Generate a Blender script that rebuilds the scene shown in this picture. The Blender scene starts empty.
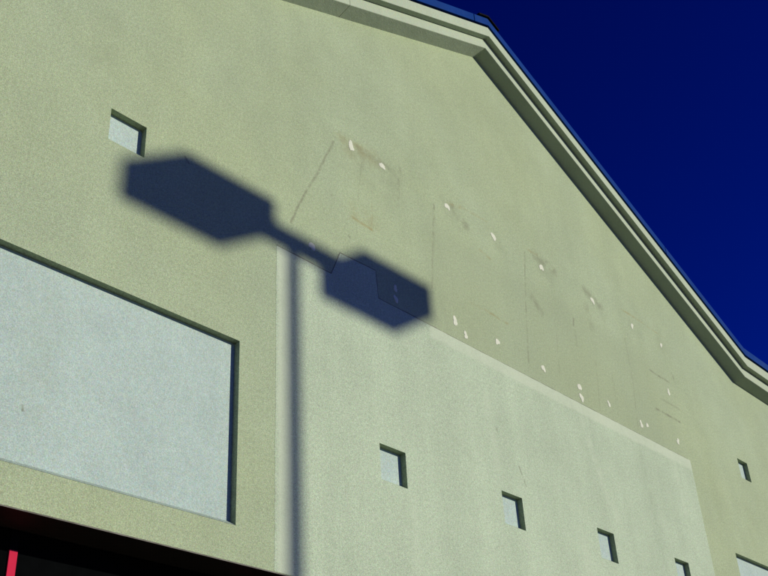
import bpy, bmesh, math, random
from mathutils import Matrix, Vector
from mathutils.geometry import delaunay_2d_cdt

random.seed(7)
scene = bpy.context.scene
COL = scene.collection

# ------------------------------------------------------------------ camera
D = 4.2            # metres from the camera to the plane of the wall
EYE = 1.6          # camera height


def W(x, z, out=0.0):
    """wall coordinates (in units of D, from the camera's foot point) -> world"""
    return Vector((x * D, -out * D, EYE + z * D))


cam_data = bpy.data.cameras.new("camera")
cam = bpy.data.objects.new("camera", cam_data)
COL.objects.link(cam)
cam_data.sensor_fit = 'HORIZONTAL'
cam_data.sensor_width = 36.0
cam_data.lens = 49.326
cam_data.clip_start = 0.05
cam_data.clip_end = 2000.0
yaw, pitch, roll = 0.86430445, 0.5512564, -0.06132269
fwd = Vector((math.sin(yaw) * math.cos(pitch), math.cos(yaw) * math.cos(pitch), math.sin(pitch)))
r0 = Vector((math.cos(yaw), -math.sin(yaw), 0))
u0 = r0.cross(fwd)
rt = math.cos(roll) * r0 + math.sin(roll) * u0
up = -math.sin(roll) * r0 + math.cos(roll) * u0
m = Matrix((rt, up, -fwd)).transposed().to_4x4()
m.translation = Vector((0, -D, EYE))
cam.matrix_world = m
scene.camera = cam

# ------------------------------------------------------------------ sky, sun, exposure
TX, TZ = 0.55, 0.375                       # to the sun: TX right, 1 out of the wall, TZ up
sun_vec = Vector((TX, -1.0, TZ)).normalized()
SUN_EL = math.asin(sun_vec.z)
SUN_ROT = math.atan2(sun_vec.x, sun_vec.y)

world = bpy.data.worlds.new("World")
scene.world = world
world.use_nodes = True
wn = world.node_tree.nodes
wl = world.node_tree.links
wn.clear()
sky = wn.new('ShaderNodeTexSky')
sky.sky_type = 'NISHITA'
sky.sun_disc = False
sky.sun_elevation = SUN_EL
sky.sun_rotation = SUN_ROT
sky.altitude = 8000
sky.air_density = 3.0
sky.dust_density = 0.0
sky.ozone_density = 8.0
hs = wn.new('ShaderNodeHueSaturation')
hs.inputs['Hue'].default_value = 0.520
hs.inputs['Saturation'].default_value = 1.35
hs.inputs['Value'].default_value = 0.44
gm = wn.new('ShaderNodeGamma')
gm.inputs['Gamma'].default_value = 1.85
bg = wn.new('ShaderNodeBackground')
bg.inputs['Strength'].default_value = 0.1
wo = wn.new('ShaderNodeOutputWorld')
wl.new(sky.outputs[0], hs.inputs['Color'])
wl.new(hs.outputs[0], gm.inputs['Color'])
wl.new(gm.outputs[0], bg.inputs['Color'])
wl.new(bg.outputs[0], wo.inputs['Surface'])

sun_data = bpy.data.lights.new("sun", 'SUN')
sun_data.energy = 4.7
sun_data.angle = math.radians(0.53)
sun_data.color = (1.0, 0.93, 0.78)
sun = bpy.data.objects.new("sun", sun_data)
COL.objects.link(sun)
sun.rotation_euler = sun_vec.to_track_quat('Z', 'Y').to_euler()
sun.location = (20, -40, 30)

vs = scene.view_settings
vs.view_transform = 'Standard'
vs.look = 'None'
vs.exposure = 0.0
vs.gamma = 1.0
vs.use_curve_mapping = False


# ------------------------------------------------------------------ materials
class NT:
    def __init__(self, name):
        self.m = bpy.data.materials.new(name)
        self.m.use_nodes = True
        self.t = self.m.node_tree
        self.t.nodes.clear()
        self.out = self.n('ShaderNodeOutputMaterial')
        self.b = self.n('ShaderNodeBsdfPrincipled')
        self.l(self.b.outputs[0], self.out.inputs[0])

    def n(self, t, **k):
        nd = self.t.nodes.new(t)
        for a, v in k.items():
            setattr(nd, a, v)
        return nd

    def l(self, a, b):
        self.t.links.new(a, b)

    def noise(self, vec, scale, detail=3, rough=0.55, stretch=None):
        nd = self.n('ShaderNodeTexNoise')
        nd.inputs['Scale'].default_value = scale
        nd.inputs['Detail'].default_value = detail
        nd.inputs['Roughness'].default_value = rough
        if stretch:
            mp = self.n('ShaderNodeMapping')
            mp.inputs['Scale'].default_value = stretch
            self.l(vec, mp.inputs['Vector'])
            vec = mp.outputs[0]
        self.l(vec, nd.inputs['Vector'])
        return nd.outputs['Fac']

    def rng(self, v, a, b, c, d, smooth=False):
        nd = self.n('ShaderNodeMapRange')
        if smooth:
            nd.interpolation_type = 'SMOOTHSTEP'
        for i, x in enumerate((a, b, c, d)):
            nd.inputs[i + 1].default_value = x
        self.l(v, nd.inputs[0])
        return nd.outputs[0]

    def math(self, op, a, b=None, clamp=False):
        nd = self.n('ShaderNodeMath', operation=op)
        nd.use_clamp = clamp
        for i, x in enumerate((a, b)):
            if x is None:
                continue
            if isinstance(x, (int, float)):
                nd.inputs[i].default_value = x
            else:
                self.l(x, nd.inputs[i])
        return nd.outputs[0]

    def vm(self, op, a, b=None, scale=None):
        nd = self.n('ShaderNodeVectorMath', operation=op)
        for i, x in enumerate((a, b)):
            if x is None:
                continue
            if isinstance(x, (tuple, Vector)):
                nd.inputs[i].default_value = x
            else:
                self.l(x, nd.inputs[i])
        if scale is not None:
            self.l(scale, nd.inputs['Scale'])
        return nd.outputs['Value'] if op in ('DOT_PRODUCT', 'LENGTH') else nd.outputs[0]

    def mix(self, fac, a, b, mode='MIX'):
        nd = self.n('ShaderNodeMix', data_type='RGBA', blend_type=mode)
        for s, x in ((0, fac), (6, a), (7, b)):
            if isinstance(x, (int, float)):
                nd.inputs[s].default_value = x
            elif isinstance(x, tuple):
                nd.inputs[s].default_value = x + (1.0,) if len(x) == 3 else x
            else:
                self.l(x, nd.inputs[s])
        return nd.outputs[2]

    def segment(self, p, a, b):
        """distance from p (in the wall plane) to the segment a-b"""
        a, b = Vector(a), Vector(b)
        ba = b - a
        pa = self.vm('SUBTRACT', p, tuple(a))
        h = self.math('MULTIPLY', self.vm('DOT_PRODUCT', pa, tuple(ba)), 1.0 / max(ba.length_squared, 1e-9), clamp=True)
        nd = self.n('ShaderNodeVectorMath', operation='SCALE')
        nd.inputs[0].default_value = tuple(ba)
        self.l(h, nd.inputs['Scale'])
        return self.vm('LENGTH', self.vm('SUBTRACT', pa, nd.outputs[0]))


def stucco(name, base, streaks=0.03, blotch=0.065, grain=0.34, stains=(), bump=0.6, bands=(), tint=None):
    t = NT(name)
    co = t.n('ShaderNodeTexCoord').outputs['Object']
    col = base
    g = t.noise(co, 150, 2, 0.75)                      # render grain
    g2 = t.noise(co, 48, 3, 0.7)
    big = t.noise(co, 0.9, 4, 0.6)
    mid = t.noise(co, 4.2, 4, 0.65)
    st = t.noise(co, 1.0, 4, 0.6, (3.0, 3.0, 0.22))  # rain streaks
    v = t.rng(g, 0.3, 0.7, 1 - grain, 1 + grain)
    v = t.math('MULTIPLY', v, t.rng(g2, 0.3, 0.7, 1 - grain * 0.4, 1 + grain * 0.4))
    v = t.math('MULTIPLY', v, t.rng(big, 0.3, 0.7, 1 - blotch, 1 + blotch))
    v = t.math('MULTIPLY', v, t.rng(mid, 0.3, 0.7, 1 - blotch * 0.6, 1 + blotch * 0.6))
    v = t.math('MULTIPLY', v, t.rng(st, 0.3, 0.72, 1 + streaks, 1 - streaks))
    cmb = t.n('ShaderNodeCombineColor')
    for i in range(3):
        t.l(v, cmb.inputs[i])
    if tint:
        col = t.mix(t.rng(t.noise(co, 0.55, 3, 0.6), 0.36, 0.64, 0, 1), base, tint)
    c = t.mix(1.0, col, cmb.outputs[0], 'MULTIPLY')
    cn = t.n('ShaderNodeTexNoise')                   # faint colour of the aggregate
    cn.inputs['Scale'].default_value = 115.0
    cn.inputs['Detail'].default_value = 1
    t.l(co, cn.inputs['Vector'])
    agg = t.n('ShaderNodeVectorMath', operation='MULTIPLY_ADD')
    t.l(cn.outputs['Color'], agg.inputs[0])
    agg.inputs[1].default_value = (0.36, 0.30, 0.42)
    agg.inputs[2].default_value = (0.82, 0.85, 0.79)
    c = t.mix(1.0, c, agg.outputs[0], 'MULTIPLY')
    if stains or bands:
        # a little wobble so that no mark is ruler-straight
        wob = t.n('ShaderNodeTexNoise')
        wob.inputs['Scale'].default_value = 5.0
        wob.inputs['Detail'].default_value = 3
        t.l(co, wob.inputs['Vector'])
        off = t.n('ShaderNodeVectorMath', operation='MULTIPLY_ADD')
        t.l(wob.outputs['Color'], off.inputs[0])
        off.inputs[1].default_value = (0.035, 0.0, 0.035)
        off.inputs[2].default_value = (-0.0175, 0.0, -0.0175)
        p = t.vm('ADD', co, off.outputs[0])
        flat = t.vm('MULTIPLY', p, (1.0, 0.0, 1.0))
        brk = t.noise(co, 9.0, 3, 0.7)
        for (a, b, wdt, soft, s, colr) in stains:
            dd = t.segment(flat, (a[0] * D, 0, EYE + a[1] * D), (b[0] * D, 0, EYE + b[1] * D))
            k = t.rng(dd, wdt, wdt + soft * 1.3, s * 0.85, 0.0, True)
            k = t.math('MULTIPLY', k, t.rng(brk, 0.38, 0.58, 0.05, 1.0))
            c = t.mix(k, c, colr)
        for (x0, x1, z0, z1, soft, s, colr) in bands:
            sep = t.n('ShaderNodeSeparateXYZ')
            t.l(flat, sep.inputs[0])
            X, Z = sep.outputs[0], sep.outputs[2]
            k = t.rng(X, x0 * D - soft, x0 * D + soft, 0, 1, True)
            k = t.math('MULTIPLY', k, t.rng(X, x1 * D - soft, x1 * D + soft, 1, 0, True))
            k = t.math('MULTIPLY', k, t.rng(Z, EYE + z0 * D - soft, EYE + z0 * D + soft, 0, 1, True))
            k = t.math('MULTIPLY', k, t.rng(Z, EYE + z1 * D - soft, EYE + z1 * D + soft, 1, 0, True))
            k = t.math('MULTIPLY', k, t.rng(mid, 0.3, 0.6, 0.55 * s, s))
            c = t.mix(k, c, colr)
    t.l(c, t.b.inputs['Base Color'])
    t.b.inputs['Roughness'].default_value = 0.92
    t.b.inputs['Specular IOR Level'].default_value = 0.2
    bp = t.n('ShaderNodeBump')
    bp.inputs['Strength'].default_value = bump
    bp.inputs['Distance'].default_value = 0.004
    hgt = t.math('ADD', t.noise(co, 110, 3, 0.7), t.math('MULTIPLY', mid, 2.5))
    t.l(hgt, bp.inputs['Height'])
    t.l(bp.outputs[0], t.b.inputs['Normal'])
    return t.m


def plain(name, base, rough=0.5, metal=0.0, var=0.1, scale=8.0, spec=0.5):
    t = NT(name)
    co = t.n('ShaderNodeTexCoord').outputs['Object']
    v = t.rng(t.noise(co, scale, 4, 0.6), 0.3, 0.7, 1 - var, 1 + var)
    cmb = t.n('ShaderNodeCombineColor')
    for i in range(3):
        t.l(v, cmb.inputs[i])
    t.l(t.mix(1.0, base, cmb.outputs[0], 'MULTIPLY'), t.b.inputs['Base Color'])
    t.l(t.rng(t.noise(co, scale * 2.3, 3), 0.3, 0.7, max(rough - 0.08, 0.02), rough + 0.08), t.b.inputs['Roughness'])
    t.b.inputs['Metallic'].default_value = metal
    t.b.inputs['Specular IOR Level'].default_value = spec
    return t.m


# wall marks, all in wall coordinates (units of D): cracks, rust runs and dirt left by the old sign
DARK = (0.13, 0.125, 0.085)
BROWN = (0.25, 0.22, 0.09)
OLIVE = (0.205, 0.243, 0.155)
STAINS = [
    ((0.9529, 0.9792), (0.9877, 1.0571), 0.001, 0.012, 0.75, DARK),
    ((0.9877, 1.0571), (1.0406, 1.1651), 0.001, 0.012, 0.6, DARK),
    ((1.0406, 1.1651), (1.0652, 1.2199), 0.001, 0.012, 0.6, DARK),
    ((1.0705, 1.2253), (1.1336, 1.2289), 0.004, 0.05, 0.45, BROWN),
    ((1.1228, 1.2275), (1.2045, 1.2259), 0.003, 0.035, 0.5, DARK),
    ((1.1008, 1.2104), (1.1603, 1.2251), 0.01, 0.11, 0.35, BROWN),
    ((1.2049, 1.2309), (1.2355, 1.2236), 0.01, 0.08, 0.35, OLIVE),
    ((1.2403, 1.2454), (1.2272, 1.163), 0.001, 0.02, 0.3, DARK),
    ((1.1324, 1.2096), (1.1152, 1.0949), 0.001, 0.012, 0.25, DARK),
    ((1.0864, 1.1794), (1.206, 1.1751), 0.04, 0.2, 0.25, OLIVE),
    ((1.1, 1.0615), (1.1489, 1.0575), 0.002, 0.014, 0.75, BROWN),
    ((1.1065, 1.0754), (1.1501, 1.0753), 0.02, 0.09, 0.25, BROWN),
    ((1.1527, 1.1138), (1.1489, 1.0575), 0.001, 0.012, 0.3, BROWN),
    ((1.3369, 1.2069), (1.3203, 1.0938), 0.001, 0.014, 0.5, DARK),
    ((1.3203, 1.0938), (1.3078, 0.9958), 0.001, 0.014, 0.4, DARK),
    ((1.3963, 1.2345), (1.4369, 1.2053), 0.004, 0.06, 0.5, DARK),
    ((1.3808, 1.2365), (1.4231, 1.243), 0.002, 0.02, 0.4, BROWN),
    ((1.4239, 1.2484), (1.5143, 1.2529), 0.001, 0.02, 0.3, BROWN),
    ((1.4763, 1.1653), (1.5082, 1.158), 0.002, 0.02, 0.5, BROWN),
    ((1.4721, 1.0233), (1.5431, 1.0194), 0.0015, 0.014, 0.7, BROWN),
    ((1.4216, 1.0209), (1.4721, 1.0233), 0.0015, 0.014, 0.25, BROWN),
    ((1.644, 1.2501), (1.6942, 1.2521), 0.0015, 0.016, 0.6, BROWN),
    ((1.6851, 1.2454), (1.7527, 1.2386), 0.005, 0.07, 0.5, DARK),
    ((1.6455, 1.2429), (1.6171, 1.0813), 0.001, 0.012, 0.45, DARK),
    ((1.6171, 1.0813), (1.5996, 0.9544), 0.001, 0.012, 0.55, DARK),
    ((1.6493, 1.1234), (1.6749, 1.0995), 0.004, 0.05, 0.5, DARK),
    ((1.8078, 1.1371), (1.8004, 1.1164), 0.002, 0.012, 0.8, DARK),
    ((1.8055, 1.1058), (1.8032, 1.0676), 0.001, 0.02, 0.3, DARK),
    ((1.8782, 1.239), (1.9412, 1.2217), 0.006, 0.06, 0.45, DARK),
    ((1.875, 1.1976), (1.8839, 1.1408), 0.004, 0.06, 0.3, DARK),
    ((2.0492, 1.254), (2.1059, 1.2568), 0.0015, 0.014, 0.7, BROWN),
    ((2.1059, 1.2568), (2.2557, 1.2512), 0.001, 0.012, 0.45, BROWN),
    ((2.1309, 1.1198), (2.2316, 1.1182), 0.0015, 0.014, 0.75, DARK),
    ((2.2511, 1.1524), (2.2582, 1.121), 0.002, 0.016, 0.6, DARK),
    ((2.1237, 1.0176), (2.2377, 1.0161), 0.002, 0.014, 0.9, DARK),
    ((2.1584, 1.0527), (2.2525, 1.0524), 0.0015, 0.014, 0.4, DARK),
    ((2.035, 1.1689), (2.0327, 1.055), 0.001, 0.012, 0.35, DARK),
    ((2.0327, 1.055), (2.0118, 0.924), 0.001, 0.012, 0.5, DARK),
    ((1.8744, 1.0511), (1.8545, 0.9289), 0.001, 0.012, 0.35, DARK),
    ((1.9373, 1.0405), (1.9308, 0.9406), 0.001, 0.014, 0.25, DARK),
    ((1.7246, 1.075), (1.7121, 0.9638), 0.001, 0.014, 0.25, DARK),
    ((0.7407, 0.9931), (0.7476, 0.9857), 0.002, 0.008, 0.9, DARK),
    ((1.0499, 1.083), (1.0461, 1.0453), 0.001, 0.012, 0.3, DARK),
    ((1.0885, 1.0162), (1.0908, 1.0131), 0.002, 0.01, 0.7, DARK),
    ((1.5663, 0.9761), (1.5702, 0.9708), 0.003, 0.01, 0.7, DARK),
    ((1.2027, 0.9766), (1.4116, 0.9557), 0.06, 0.25, 0.22, OLIVE),
    ((0.5896, 1.0852), (0.5933, 1.1677), 0.01, 0.1, 0.2, OLIVE),
    ((0.6024, 1.0085), (0.5817, 1.0799), 0.01, 0.12, 0.2, OLIVE),
]

# dirt that has gathered round the fixings of the sign's upper row
for (x, z, k) in ((1.104, 1.2215, .4), (1.1875, 1.2213, .35), (1.3792, 1.2246, .4), (1.5315, 1.2231, .25),
                  (1.7042, 1.2239, .45), (1.9087, 1.2234, .4), (2.0852, 1.2235, .3), (2.2242, 1.2214, .25)):
    STAINS.append(((x - 0.008, z + 0.004), (x + 0.03, z - 0.022), 0.012, 0.10, k, OLIVE))

GREYGREEN = (0.25, 0.305, 0.21)
PALE = (0.42, 0.485, 0.36)
PATCH_MARKS = [
    ((2.0028, 0.9166), (2.0119, 0.7279), 0.002, 0.02, 0.35, GREYGREEN),
    ((2.0119, 0.7279), (2.0151, 0.6148), 0.002, 0.02, 0.25, GREYGREEN),
    ((2.1563, 0.9087), (2.1636, 0.7667), 0.002, 0.025, 0.4, PALE),
    ((2.174, 0.9061), (2.1786, 0.7584), 0.001, 0.014, 0.3, GREYGREEN),
    ((1.7675, 0.8929), (1.8226, 0.7208), 0.01, 0.05, 0.45, PALE),
    ((1.8389, 0.7246), (1.8584, 0.6664), 0.01, 0.06, 0.3, PALE),
    ((1.7047, 0.6237), (1.7141, 0.5476), 0.02, 0.08, 0.4, PALE),
    ((1.5175, 0.7108), (1.5324, 0.6782), 0.001, 0.009, 0.8, DARK),
    ((1.4591, 0.7705), (1.4622, 0.7596), 0.0015, 0.008, 0.7, DARK),
    ((1.3253, 0.7143), (1.3807, 0.6821), 0.002, 0.03, 0.3, GREYGREEN),
    ((1.4374, 0.8355), (1.4501, 0.6874), 0.006, 0.05, 0.35, PALE),
    ((1.2075, 0.5745), (1.2103, 0.4651), 0.01, 0.06, 0.3, PALE),
    ((1.6371, 0.8722), (1.644, 0.7998), 0.02, 0.1, 0.14, GREYGREEN),
    ((2.0116, 0.9047), (1.9948, 0.7617), 0.02, 0.1, 0.14, GREYGREEN),
    ((1.3688, 0.9268), (1.4064, 0.9219), 0.004, 0.02, 0.6, PALE),
]
PANEL_MARKS = [
    ((0.5439, 0.5308), (0.5448, 0.5249), 0.0015, 0.007, 0.8, DARK),
    ((0.554, 0.6702), (0.5581, 0.539), 0.03, 0.12, 0.18, GREYGREEN),
    ((0.6018, 0.4598), (0.6046, 0.4582), 0.003, 0.008, 0.9, DARK),
    ((0.6633, 0.4609), (0.6718, 0.4593), 0.003, 0.012, 0.7, DARK),
]

M = {}
M['wall'] = stucco('wall_stucco', (0.291, 0.352, 0.212), stains=STAINS,
                   bands=[(1.30, 2.22, 0.90, 1.16, 0.15, 0.28, OLIVE)], tint=(0.289, 0.354, 0.229))
M['patch'] = stucco('pale_stucco', (0.343, 0.422, 0.302), stains=PATCH_MARKS, streaks=0.06, blotch=0.06, grain=0.31,
                    bands=[(1.29, 2.4, 0.895, 1.1, 0.02, 0.75, (0.43, 0.495, 0.37)),
                           (0.925, 0.952, 0.3, 1.0, 0.02, 0.75, (0.43, 0.495, 0.37))])
M['sill'] = stucco('sill_stucco', (0.25, 0.32, 0.27), streaks=0.03, blotch=0.12)
M['panel'] = stucco('white_stucco', (0.334, 0.425, 0.382), streaks=0.04, blotch=0.06, grain=0.23, stains=PANEL_MARKS)
M['trim'] = stucco('trim_stucco', (0.355, 0.42, 0.305), streaks=0.03, blotch=0.05, grain=0.08)
M['filler'] = plain('white_filler', (0.52, 0.55, 0.44), 0.9, var=0.08, scale=30, spec=0.2)
M['sealant'] = plain('dirty_sealant', (0.16, 0.16, 0.12), 0.9, var=0.3, scale=18, spec=0.2)
M['blue'] = plain('blue_painted_metal', (0.001, 0.030, 0.165), 0.75, var=0.08, scale=3, spec=0.05)
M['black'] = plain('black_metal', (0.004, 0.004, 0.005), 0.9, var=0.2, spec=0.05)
M['red'] = plain('red_painted_metal', (0.46, 0.018, 0.052), 0.85, var=0.06, scale=6, spec=0.05)
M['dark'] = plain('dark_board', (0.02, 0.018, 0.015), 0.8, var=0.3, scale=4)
M['infill'] = plain('dark_infill', (0.0022, 0.0026, 0.0028), 0.95, var=0.15, scale=14, spec=0.0)
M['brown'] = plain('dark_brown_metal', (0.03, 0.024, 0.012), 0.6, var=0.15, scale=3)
M['bronze'] = plain('bronze_painted_metal', (0.035, 0.03, 0.025), 0.45, var=0.15)
M['lens'] = plain('lamp_lens', (0.75, 0.75, 0.70), 0.25, var=0.03)
M['asphalt'] = plain('asphalt', (0.10, 0.10, 0.09), 0.9, var=0.3, scale=2.0, spec=0.3)
M['concrete'] = plain('concrete', (0.07, 0.068, 0.06), 0.9, var=0.15, scale=3.0, spec=0.3)
M['paint'] = plain('road_paint', (0.75, 0.75, 0.72), 0.7, var=0.1)


# ------------------------------------------------------------------ helpers
def link(name, bm, mat, parent=None, smooth=False, bevel=0.0):
    me = bpy.data.meshes.new(name)
    bmesh.ops.remove_doubles(bm, verts=bm.verts, dist=1e-5)
    bmesh.ops.recalc_face_normals(bm, faces=bm.faces)
    bm.to_mesh(me)
    bm.free()
    me.materials.append(mat)
    if smooth:
        for p in me.polygons:
            p.use_smooth = True
    o = bpy.data.objects.new(name, me)
    COL.objects.link(o)
    if parent:
        attach(o, parent)
    if bevel:
        b = o.modifiers.new('bevel', 'BEVEL')
        b.width = bevel
        b.segments = 2
        b.limit_method = 'ANGLE'
        b.angle_limit = math.radians(30)
    return o


ROOT_LOC = {}


def attach(o, parent):
    o.parent = parent
    o.matrix_parent_inverse = Matrix.Translation(-ROOT_LOC.get(parent.name, Vector((0, 0, 0))))


def empty(name, loc, label, cat, group=None):
    o = bpy.data.objects.new(name, None)
    COL.objects.link(o)
    o.location = loc
    o.empty_display_size = 0.3
    ROOT_LOC[o.name] = Vector(loc)
    o['label'] = label
    o['category'] = cat
    if group:
        o['group'] = group
    return o


def box(bm, x0, x1, y0, y1, z0, z1):
    v = [bm.verts.new((x, y, z)) for x in (x0, x1) for y in (y0, y1) for z in (z0, z1)]
    for f in ((0, 1, 3, 2), (4, 6, 7, 5), (0, 4, 5, 1), (2, 3, 7, 6), (0, 2, 6, 4), (1, 5, 7, 3)):
        bm.faces.new([v[i] for i in f])


def inside(p, poly):
    c = False
    n = len(poly)
    for i in range(n):
        a, b = poly[i], poly[i - 1]
        if (a[1] > p[1]) != (b[1] > p[1]) and p[0] < (b[0] - a[0]) * (p[1] - a[1]) / (b[1] - a[1]) + a[0]:
            c = not c
    return c


def sheet(bm, outer, holes, y, yback=None, hole_back=None, sill=0.0):
    """a wall face with real openings: front face at y, edges back to yback, reveals back to hole_back"""
    loops = [outer] + holes
    pts, edges = [], []
    for lp in loops:
        s = len(pts)
        pts += [Vector(p) for p in lp]
        edges += [(s + i, s + (i + 1) % len(lp)) for i in range(len(lp))]
    v2, e2, f2, *_ = delaunay_2d_cdt(pts, edges, [], 0, 1e-6)
    vs_ = [bm.verts.new((p.x, y, p.y)) for p in v2]
    for f in f2:
        c = (sum(v2[i].x for i in f) / len(f), sum(v2[i].y for i in f) / len(f))
        if inside(c, outer) and not any(inside(c, h) for h in holes):
            bm.faces.new([vs_[i] for i in f])

    def skirt(lp, yb, sl=0.0):
        zmin = min(p[1] for p in lp)
        for i in range(len(lp)):
            a, b = lp[i], lp[(i + 1) % len(lp)]
            ra = sl if abs(a[1] - zmin) < 1e-6 else 0
            rb = sl if abs(b[1] - zmin) < 1e-6 else 0
            bm.faces.new([bm.verts.new(q) for q in ((a[0], y, a[1]), (b[0], y, b[1]), (b[0], yb, b[1] + rb), (a[0], yb, a[1] + ra))])
    if yback is not None:
        skirt(outer, yback)
    if hole_back is not None:
        for h in holes:
            skirt(h, hole_back, sill)


def rect(x0, x1, z0, z1):
    return [(x0 * D, EYE + z0 * D), (x1 * D, EYE + z0 * D), (x1 * D, EYE + z1 * D), (x0 * D, EYE + z1 * D)]


# ------------------------------------------------------------------ ground
bm = bmesh.new()
s = 400
bm.faces.new([bm.verts.new(p) for p in ((-s, -s, 0), (s, -s, 0), (s, s, 0), (-s, s, 0))])
o = link('parking_lot', bm, M['asphalt'])
o['kind'] = 'structure'
bm = bmesh.new()
box(bm, -2.2 * D, 5.5 * D, -0.52 * D, 0.6 * D, -0.05, 0.13)
o = link('pavement', bm, M['concrete'], bevel=0.015)
o['kind'] = 'structure'
for i in range(9):
    bm = bmesh.new()
    x = -8 + i * 2.75
    bm.faces.new([bm.verts.new(p) for p in ((x, -8.4, .004), (x + .1, -8.4, .004), (x + .1, -3.3, .004), (x, -3.3, .004))])
    o = link('parking_line', bm, M['paint'])
    o['kind'] = 'structure'

# ------------------------------------------------------------------ the building
APEX = (1.551, 1.7418)
GR = (2.6475, 1.2556)
GL = (0.462, 1.2556)
GABLE = [(-1.6, 1.2556), GL, APEX, GR, (4.7, 1.2556)]
Z_HEAD = 0.4085        # underside of the wall over the shopfront
X0, X1 = -1.6, 4.7
REVEAL = 0.0115        # depth of the recesses
WALL_T = 0.054         # depth of the soffit over the shopfront
SILL = 0.0075 * D

shop = empty('shop_building', (1.545 * D, 0, 0), 'pale stucco shop building with gabled front, square recesses and blue roof edge', 'building')

niches = [(0.6085, 0.6690, 0.9515, 1.0065)]
for cx in (1.1685, 1.4835, 1.7910, 2.0945):
    niches.append((cx - 0.0305, cx + 0.0305, 0.5905, 0.6505))
niches.append((2.5330, 2.5900, 0.9500, 1.0033))
panels = [(0.10, 0.8518, 0.4558, 0.7245), (2.3847, 3.136, 0.4558, 0.7245)]

outer = [(X0 * D, EYE + Z_HEAD * D), (X1 * D, EYE + Z_HEAD * D)] + [(x * D, EYE + z * D) for x, z in reversed(GABLE)]
holes = [rect(*n) for n in niches + panels]
bm = bmesh.new()
sheet(bm, outer, holes, 0.0, WALL_T * D, REVEAL * D, SILL)
wall = link('wall', bm, M['wall'], shop)

for n in niches:
    bm = bmesh.new()
    p = rect(n[0] - 0.004, n[1] + 0.004, n[2], n[3] + 0.004)
    box(bm, p[0][0], p[1][0], REVEAL * D - 0.001, REVEAL * D + 0.02, p[0][1], p[2][1])
    o = link('niche_panel', bm, M['panel'])
    attach(o, wall)
for n in panels:
    bm = bmesh.new()
    p = rect(n[0] - 0.004, n[1] + 0.004, n[2], n[3] + 0.004)
    box(bm, p[0][0], p[1][0], REVEAL * D - 0.001, REVEAL * D + 0.02, p[0][1], p[2][1])
    o = link('recessed_panel', bm, M['panel'])
    attach(o, wall)
    bm = bmesh.new()
    p = rect(*n)
    xa, xb, z0 = p[0][0] + 0.001, p[1][0] - 0.001, p[0][1]
    bm.faces.new([bm.verts.new(v) for v in ((xa, 0.001, z0 + 0.002), (xb, 0.001, z0 + 0.002), (xb, REVEAL * D - 0.002, z0 + SILL + 0.002), (xa, REVEAL * D - 0.002, z0 + SILL + 0.002))])
    sl = link('panel_sill', bm, M['sill'])
    attach(sl, wall)

# the pale patch left where the old shopfront sign was cut away, a thin coat standing proud of the wall
patch_top = 0.9195
patch_poly = [(0.9185, Z_HEAD + 0.001), (2.2465, Z_HEAD + 0.001), (2.2465, patch_top), (1.155, patch_top),
              (1.152, 0.9735), (1.0646, 0.9700), (1.0425, patch_top), (0.9215, patch_top)]
ragged = []
for i, (x, z) in enumerate(patch_poly):
    x2, z2 = patch_poly[(i + 1) % len(patch_poly)]
    a, b = Vector((x * D, EYE + z * D)), Vector((x2 * D, EYE + z2 * D))
    n = max(1, int((b - a).length / 0.06))
    amp = 0.0025 if abs(x - x2) < 0.01 else 0.0012
    for j in range(n):
        p = a.lerp(b, j / n)
        if i and j:
            p += Vector((random.uniform(-1, 1), random.uniform(-1, 1))) * amp
        ragged.append((p.x, p.y))
bm = bmesh.new()
sheet(bm, ragged, [rect(*n) for n in niches[1:5]], -0.0009, 0.0005, 0.0005)
patch = link('pale_patch', bm, M['patch'], shop)
patch['label'] = 'paler grey green patch of stucco with a notched top edge'

# dabs of filler over the old sign's fixing holes
SPOTS = [
    (1.104, 1.2215, 1.1),
    (1.1875, 1.2213, 0.9),
    (1.3792, 1.2246, 1),
    (1.5315, 1.2231, 1),
    (1.7042, 1.2239, 1),
    (1.9087, 1.2234, 1),
    (2.0852, 1.2235, 0.8),
    (2.2242, 1.2214, 0.75),
    (1.3672, 0.9572, 1.0),
    (1.3961, 0.9385, 0.8),
    (1.4975, 0.9619, 0.85),
    (1.2019, 0.9584, 0.7),
    (1.2018, 0.9363, 0.75),
    (0.9992, 0.9537, 0.9),
    (1.6508, 0.9576, 0.9),
    (1.7834, 0.9599, 0.95),
    (1.7851, 0.9353, 1),
    (1.8989, 0.9565, 0.75),
    (2.0327, 0.9489, 0.9),
    (2.0604, 0.9549, 0.7),
    (2.2099, 1.0866, 0.9),
    (2.203, 0.9558, 0.85),
]
for (x, z, sc) in SPOTS:
    bm = bmesh.new()
    n = 20
    rr = 0.0092 * D * sc
    ph = random.uniform(0, 6.28)
    ring = []
    for i in range(n):
        t = 2 * math.pi * i / n
        k = 1 + 0.24 * math.sin(2 * t + ph) + 0.15 * math.sin(3 * t + 2 * ph) + random.uniform(-.15, .15)
        ring.append((rr * k * 0.82 * math.cos(t), rr * k * 0.98 * math.sin(t)))
    c = W(x, z)
    lv = []
    for f_, yy in ((1.0, 0.001), (0.95, -0.0022), (0.5, -0.003)):
        lv.append([bm.verts.new((c.x + p * f_, yy, c.z + q * f_)) for p, q in ring])
    for A, B in zip(lv, lv[1:]):
        for i in range(n):
            bm.faces.new((A[i], A[(i + 1) % n], B[(i + 1) % n], B[i]))
    bm.faces.new(lv[-1])
    o = link('filler_dab', bm, M['filler'])
    attach(o, wall)

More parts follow.
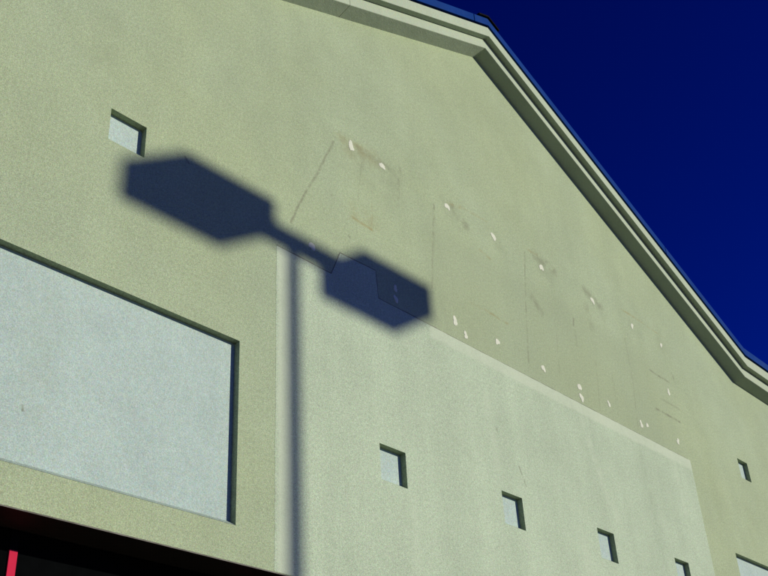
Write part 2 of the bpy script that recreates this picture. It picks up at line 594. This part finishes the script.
# the line of old sealant left along the edge of the patch
edge = [(0.9215, patch_top), (1.0425, patch_top), (1.0646, 0.9700), (1.152, 0.9735), (1.155, patch_top), (1.31, patch_top), (1.62, patch_top), (1.93, patch_top), (2.235, patch_top)]
for i, ((xa, za), (xb, zb)) in enumerate(zip(edge, edge[1:])):
    a, b = W(xa, za), W(xb, zb)
    d_ = (b - a).normalized()
    nrm = Vector((-d_.z, 0, d_.x))
    bm = bmesh.new()
    n = max(3, int((b - a).length / 0.05))
    rows = []
    for j in range(n + 1):
        p = a.lerp(b, j / n)
        w_ = (0.007 if i < 5 else 0.003) * random.uniform(0.5, 1.3)
        rows.append([bm.verts.new(p + nrm * o_ + Vector((0, y_, 0))) for o_, y_ in ((0.0005, 0.001), (0.0005, -0.0016), (w_, -0.0014), (w_ * 1.15, 0.001))])
    for A, B in zip(rows, rows[1:]):
        for k in range(3):
            bm.faces.new((A[k], A[k + 1], B[k + 1], B[k]))
    link('sealant_line', bm, M['sealant'], patch)

bm = bmesh.new()
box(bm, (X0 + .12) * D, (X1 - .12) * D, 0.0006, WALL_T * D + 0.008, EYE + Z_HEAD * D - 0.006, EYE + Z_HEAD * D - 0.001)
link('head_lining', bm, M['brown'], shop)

# body of the building behind the front wall
bm = bmesh.new()
box(bm, X0 * D + 0.02, X1 * D - 0.02, 0.42 * D, 3.6 * D, 0.02, EYE + 1.22 * D)
body = link('rear_block', bm, M['trim'], shop)
for xa, xb in ((X0, X0 + 0.12), (X1 - 0.12, X1)):
    bm = bmesh.new()
    box(bm, xa * D, xb * D, 0.003, 0.42 * D, 0.05, EYE + Z_HEAD * D - 0.002)
    link('pier', bm, M['wall'], shop)
# back of the parapet so the gable has thickness
bm = bmesh.new()
sheet(bm, outer, [], WALL_T * D + 0.002, None)
link('wall_back', bm, M['trim'], shop)
bm = bmesh.new()
pts = GABLE
for i in range(len(pts) - 1):
    (xa, za), (xb, zb) = pts[i], pts[i + 1]
    q = [W(xa, za - 0.01), W(xb, zb - 0.01)]
    bm.faces.new([bm.verts.new(v) for v in (
        (q[0].x, WALL_T * D + .01, q[0].z), (q[1].x, WALL_T * D + .01, q[1].z), (q[1].x, 3.6 * D, q[1].z), (q[0].x, 3.6 * D, q[0].z))])
link('roof', bm, M['blue'], shop)


# ------------------------------------------------------------------ cornice and coping
def gable_z(x):
    for (xa, za), (xb, zb) in zip(GABLE, GABLE[1:]):
        if xa <= x <= xb:
            return za + (zb - za) * (x - xa) / (xb - xa)
    return GABLE[-1][1]


def run(name, prof, xa, xb, mat, parent, bevel=0.004):
    """sweep a section (out, up) along the roof line between xa and xb, mitred at the bends"""
    xs = [xa] + [x for x, _ in GABLE if xa + 1e-4 < x < xb - 1e-4] + [xb]
    bm = bmesh.new()
    rings = []
    for x in xs:
        rings.append([bm.verts.new(W(x, gable_z(x) + dz, o)) for o, dz in prof])
    n = len(prof)
    for a, b in zip(rings, rings[1:]):
        for i in range(n):
            bm.faces.new((a[i], a[(i + 1) % n], b[(i + 1) % n], b[i]))
    bm.faces.new(rings[0])
    bm.faces.new(list(reversed(rings[-1])))
    return link(name, bm, mat, parent, bevel=bevel)


O1, H1, O2, H2, O3, H3 = 0.032, 0.036, 0.0465, 0.029, 0.0490, 0.028
RISE = 0.0098        # the lower soffit slopes up as it comes out
E_ = 0.0006
lower = [(-0.01, 0), (0.0, 0), (O1, RISE), (O1, H1), (-0.01, H1)]
upper = [(-0.02, H1 + E_), (O2, H1 + E_), (O2, H1 + H2), (-0.02, H1 + H2)]
cop = [(-0.045, H1 + H2 + .0056), (O3, H1 + H2 + .0056), (O3, H1 + H2 + H3), (-0.045, H1 + H2 + H3 + .004)]
cuts = [-1.6, 0.1, 1.085, 2.9, 4.7]
for a, b in zip(cuts, cuts[1:]):
    run('cornice', lower, a + .00012, b - .00012, M['trim'], shop)
cuts = [-1.6, 0.3, 3.3, 4.7]
for a, b in zip(cuts, cuts[1:]):
    run('upper_cornice', upper, a + .0004, b - .0004, M['trim'], shop)
run('drip_shadow', [(-0.04, H1 + H2 + E_), (O2 - .004, H1 + H2 + E_), (O2 - .004, H1 + H2 + .0052), (-0.04, H1 + H2 + .0052)], -1.6, 4.7, M['black'], shop, bevel=0)  # black strip standing in for the shadow line under the coping
cuts = [-1.6, -0.6, 0.47, 1.495, 2.27, 3.2, 4.7]
copings = []
for a, b in zip(cuts, cuts[1:]):
    copings.append(run('coping', cop, a + .0012, b - .0012, M['blue'], shop, bevel=0.003))
zt = H1 + H2 + H3
run('ridge_strap', [(O3 - .012, zt + .002), (O3 + .004, zt + .002), (O3 + .004, zt + .0065), (O3 - .012, zt + .0065)],
    1.513, 1.590, M['black'], shop, bevel=0)

# ------------------------------------------------------------------ shopfront in the recess below
front = bpy.data.objects.new('shopfront', None)
COL.objects.link(front)
attach(front, shop)
front.matrix_parent_inverse = Matrix.Translation(-ROOT_LOC[shop.name])
YS = 0.061 * D + 0.008
zc = EYE + (Z_HEAD + 0.11) * D
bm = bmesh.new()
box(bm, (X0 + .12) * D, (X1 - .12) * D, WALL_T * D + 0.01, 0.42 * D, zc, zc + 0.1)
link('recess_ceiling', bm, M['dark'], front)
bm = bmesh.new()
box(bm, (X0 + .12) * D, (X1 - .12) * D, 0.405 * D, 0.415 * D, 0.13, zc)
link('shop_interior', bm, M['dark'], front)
xs = [0.5793 + 0.335 * i for i in range(-6, 12)]
mull = None
for i, x in enumerate(xs):
    if not (X0 + .13 < x < X1 - .13):
        continue
    bm = bmesh.new()
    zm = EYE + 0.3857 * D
    box(bm, x * D, (x + 0.0104) * D, YS - 0.008, YS + 0.06, 0.13, zm)
    link('mullion', bm, M['red'], front, bevel=0.002)
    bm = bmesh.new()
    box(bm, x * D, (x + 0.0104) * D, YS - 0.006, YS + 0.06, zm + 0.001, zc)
    link('mullion_shaded', bm, M['black'], front, bevel=0.002)  # upper part of the post, overhang's shade put in as black colour
    if x + 0.335 < X1 - .13:
        bm = bmesh.new()
        box(bm, (x + 0.0104) * D, (x + 0.335) * D, YS + 0.001, YS + 0.012, 0.16, zc)
        link('infill_panel', bm, M['infill'], front)

# ------------------------------------------------------------------ street lamp behind the camera (its shadow falls on the wall)
Q = 2.85                                     # distance out from the wall, in D
LZ = 0.934 + Q * TZ
LX = 0.9570 + Q * TX
lp = W(LX, 0, Q)
lamp = empty('street_lamp', (lp.x, lp.y, 0), 'twin-headed box street lamp whose shadow falls on the wall', 'street lamp')


def tube(bm, p0, p1, ra, rb, n=20):
    a, b = Vector(p0), Vector(p1)
    q = (b - a).to_track_quat('Z', 'Y')
    r = []
    for p, rad in ((a, ra), (b, rb)):
        r.append([bm.verts.new(p + q @ Vector((rad * math.cos(2 * math.pi * i / n), rad * math.sin(2 * math.pi * i / n), 0))) for i in range(n)])
    for i in range(n):
        bm.faces.new((r[0][i], r[0][(i + 1) % n], r[1][(i + 1) % n], r[1][i]))
    bm.faces.new(r[0])
    bm.faces.new(list(reversed(r[1])))


ztop = EYE + LZ * D
bm = bmesh.new()
tube(bm, (lp.x, lp.y, 0.6), (lp.x, lp.y, ztop + 0.05), 0.066, 0.048)
link('pole', bm, M['bronze'], lamp, smooth=False)
bm = bmesh.new()
tube(bm, (lp.x, lp.y, 0.0), (lp.x, lp.y, 0.6), 0.28, 0.28, 28)
link('base', bm, M['concrete'], lamp, bevel=0.02)
bm = bmesh.new()
box(bm, lp.x - 0.095 * D, lp.x + 0.115 * D, lp.y - 0.05, lp.y + 0.05, ztop - 0.05, ztop + 0.11)
link('arm', bm, M['bronze'], lamp, bevel=0.008)
for cx in (-0.1815, 0.2010):
    hx, hy, hz = 0.0912 * D, 0.0990 * D, 0.0345 * D
    c = Vector((lp.x + cx * D, lp.y, ztop))
    bm = bmesh.new()
    box(bm, c.x - hx, c.x + hx, c.y - hy, c.y + hy, c.z - hz, c.z + hz)
    hd = link('lamp_head', bm, M['bronze'], lamp, bevel=0.012)
    bm = bmesh.new()
    box(bm, c.x - hx * .8, c.x + hx * .8, c.y - hy * .8, c.y + hy * .8, c.z - hz - 0.012, c.z - hz - 0.001)
    ln = link('lens', bm, M['lens'])
    ln.parent = hd
    ln.matrix_parent_inverse = Matrix.Identity(4)
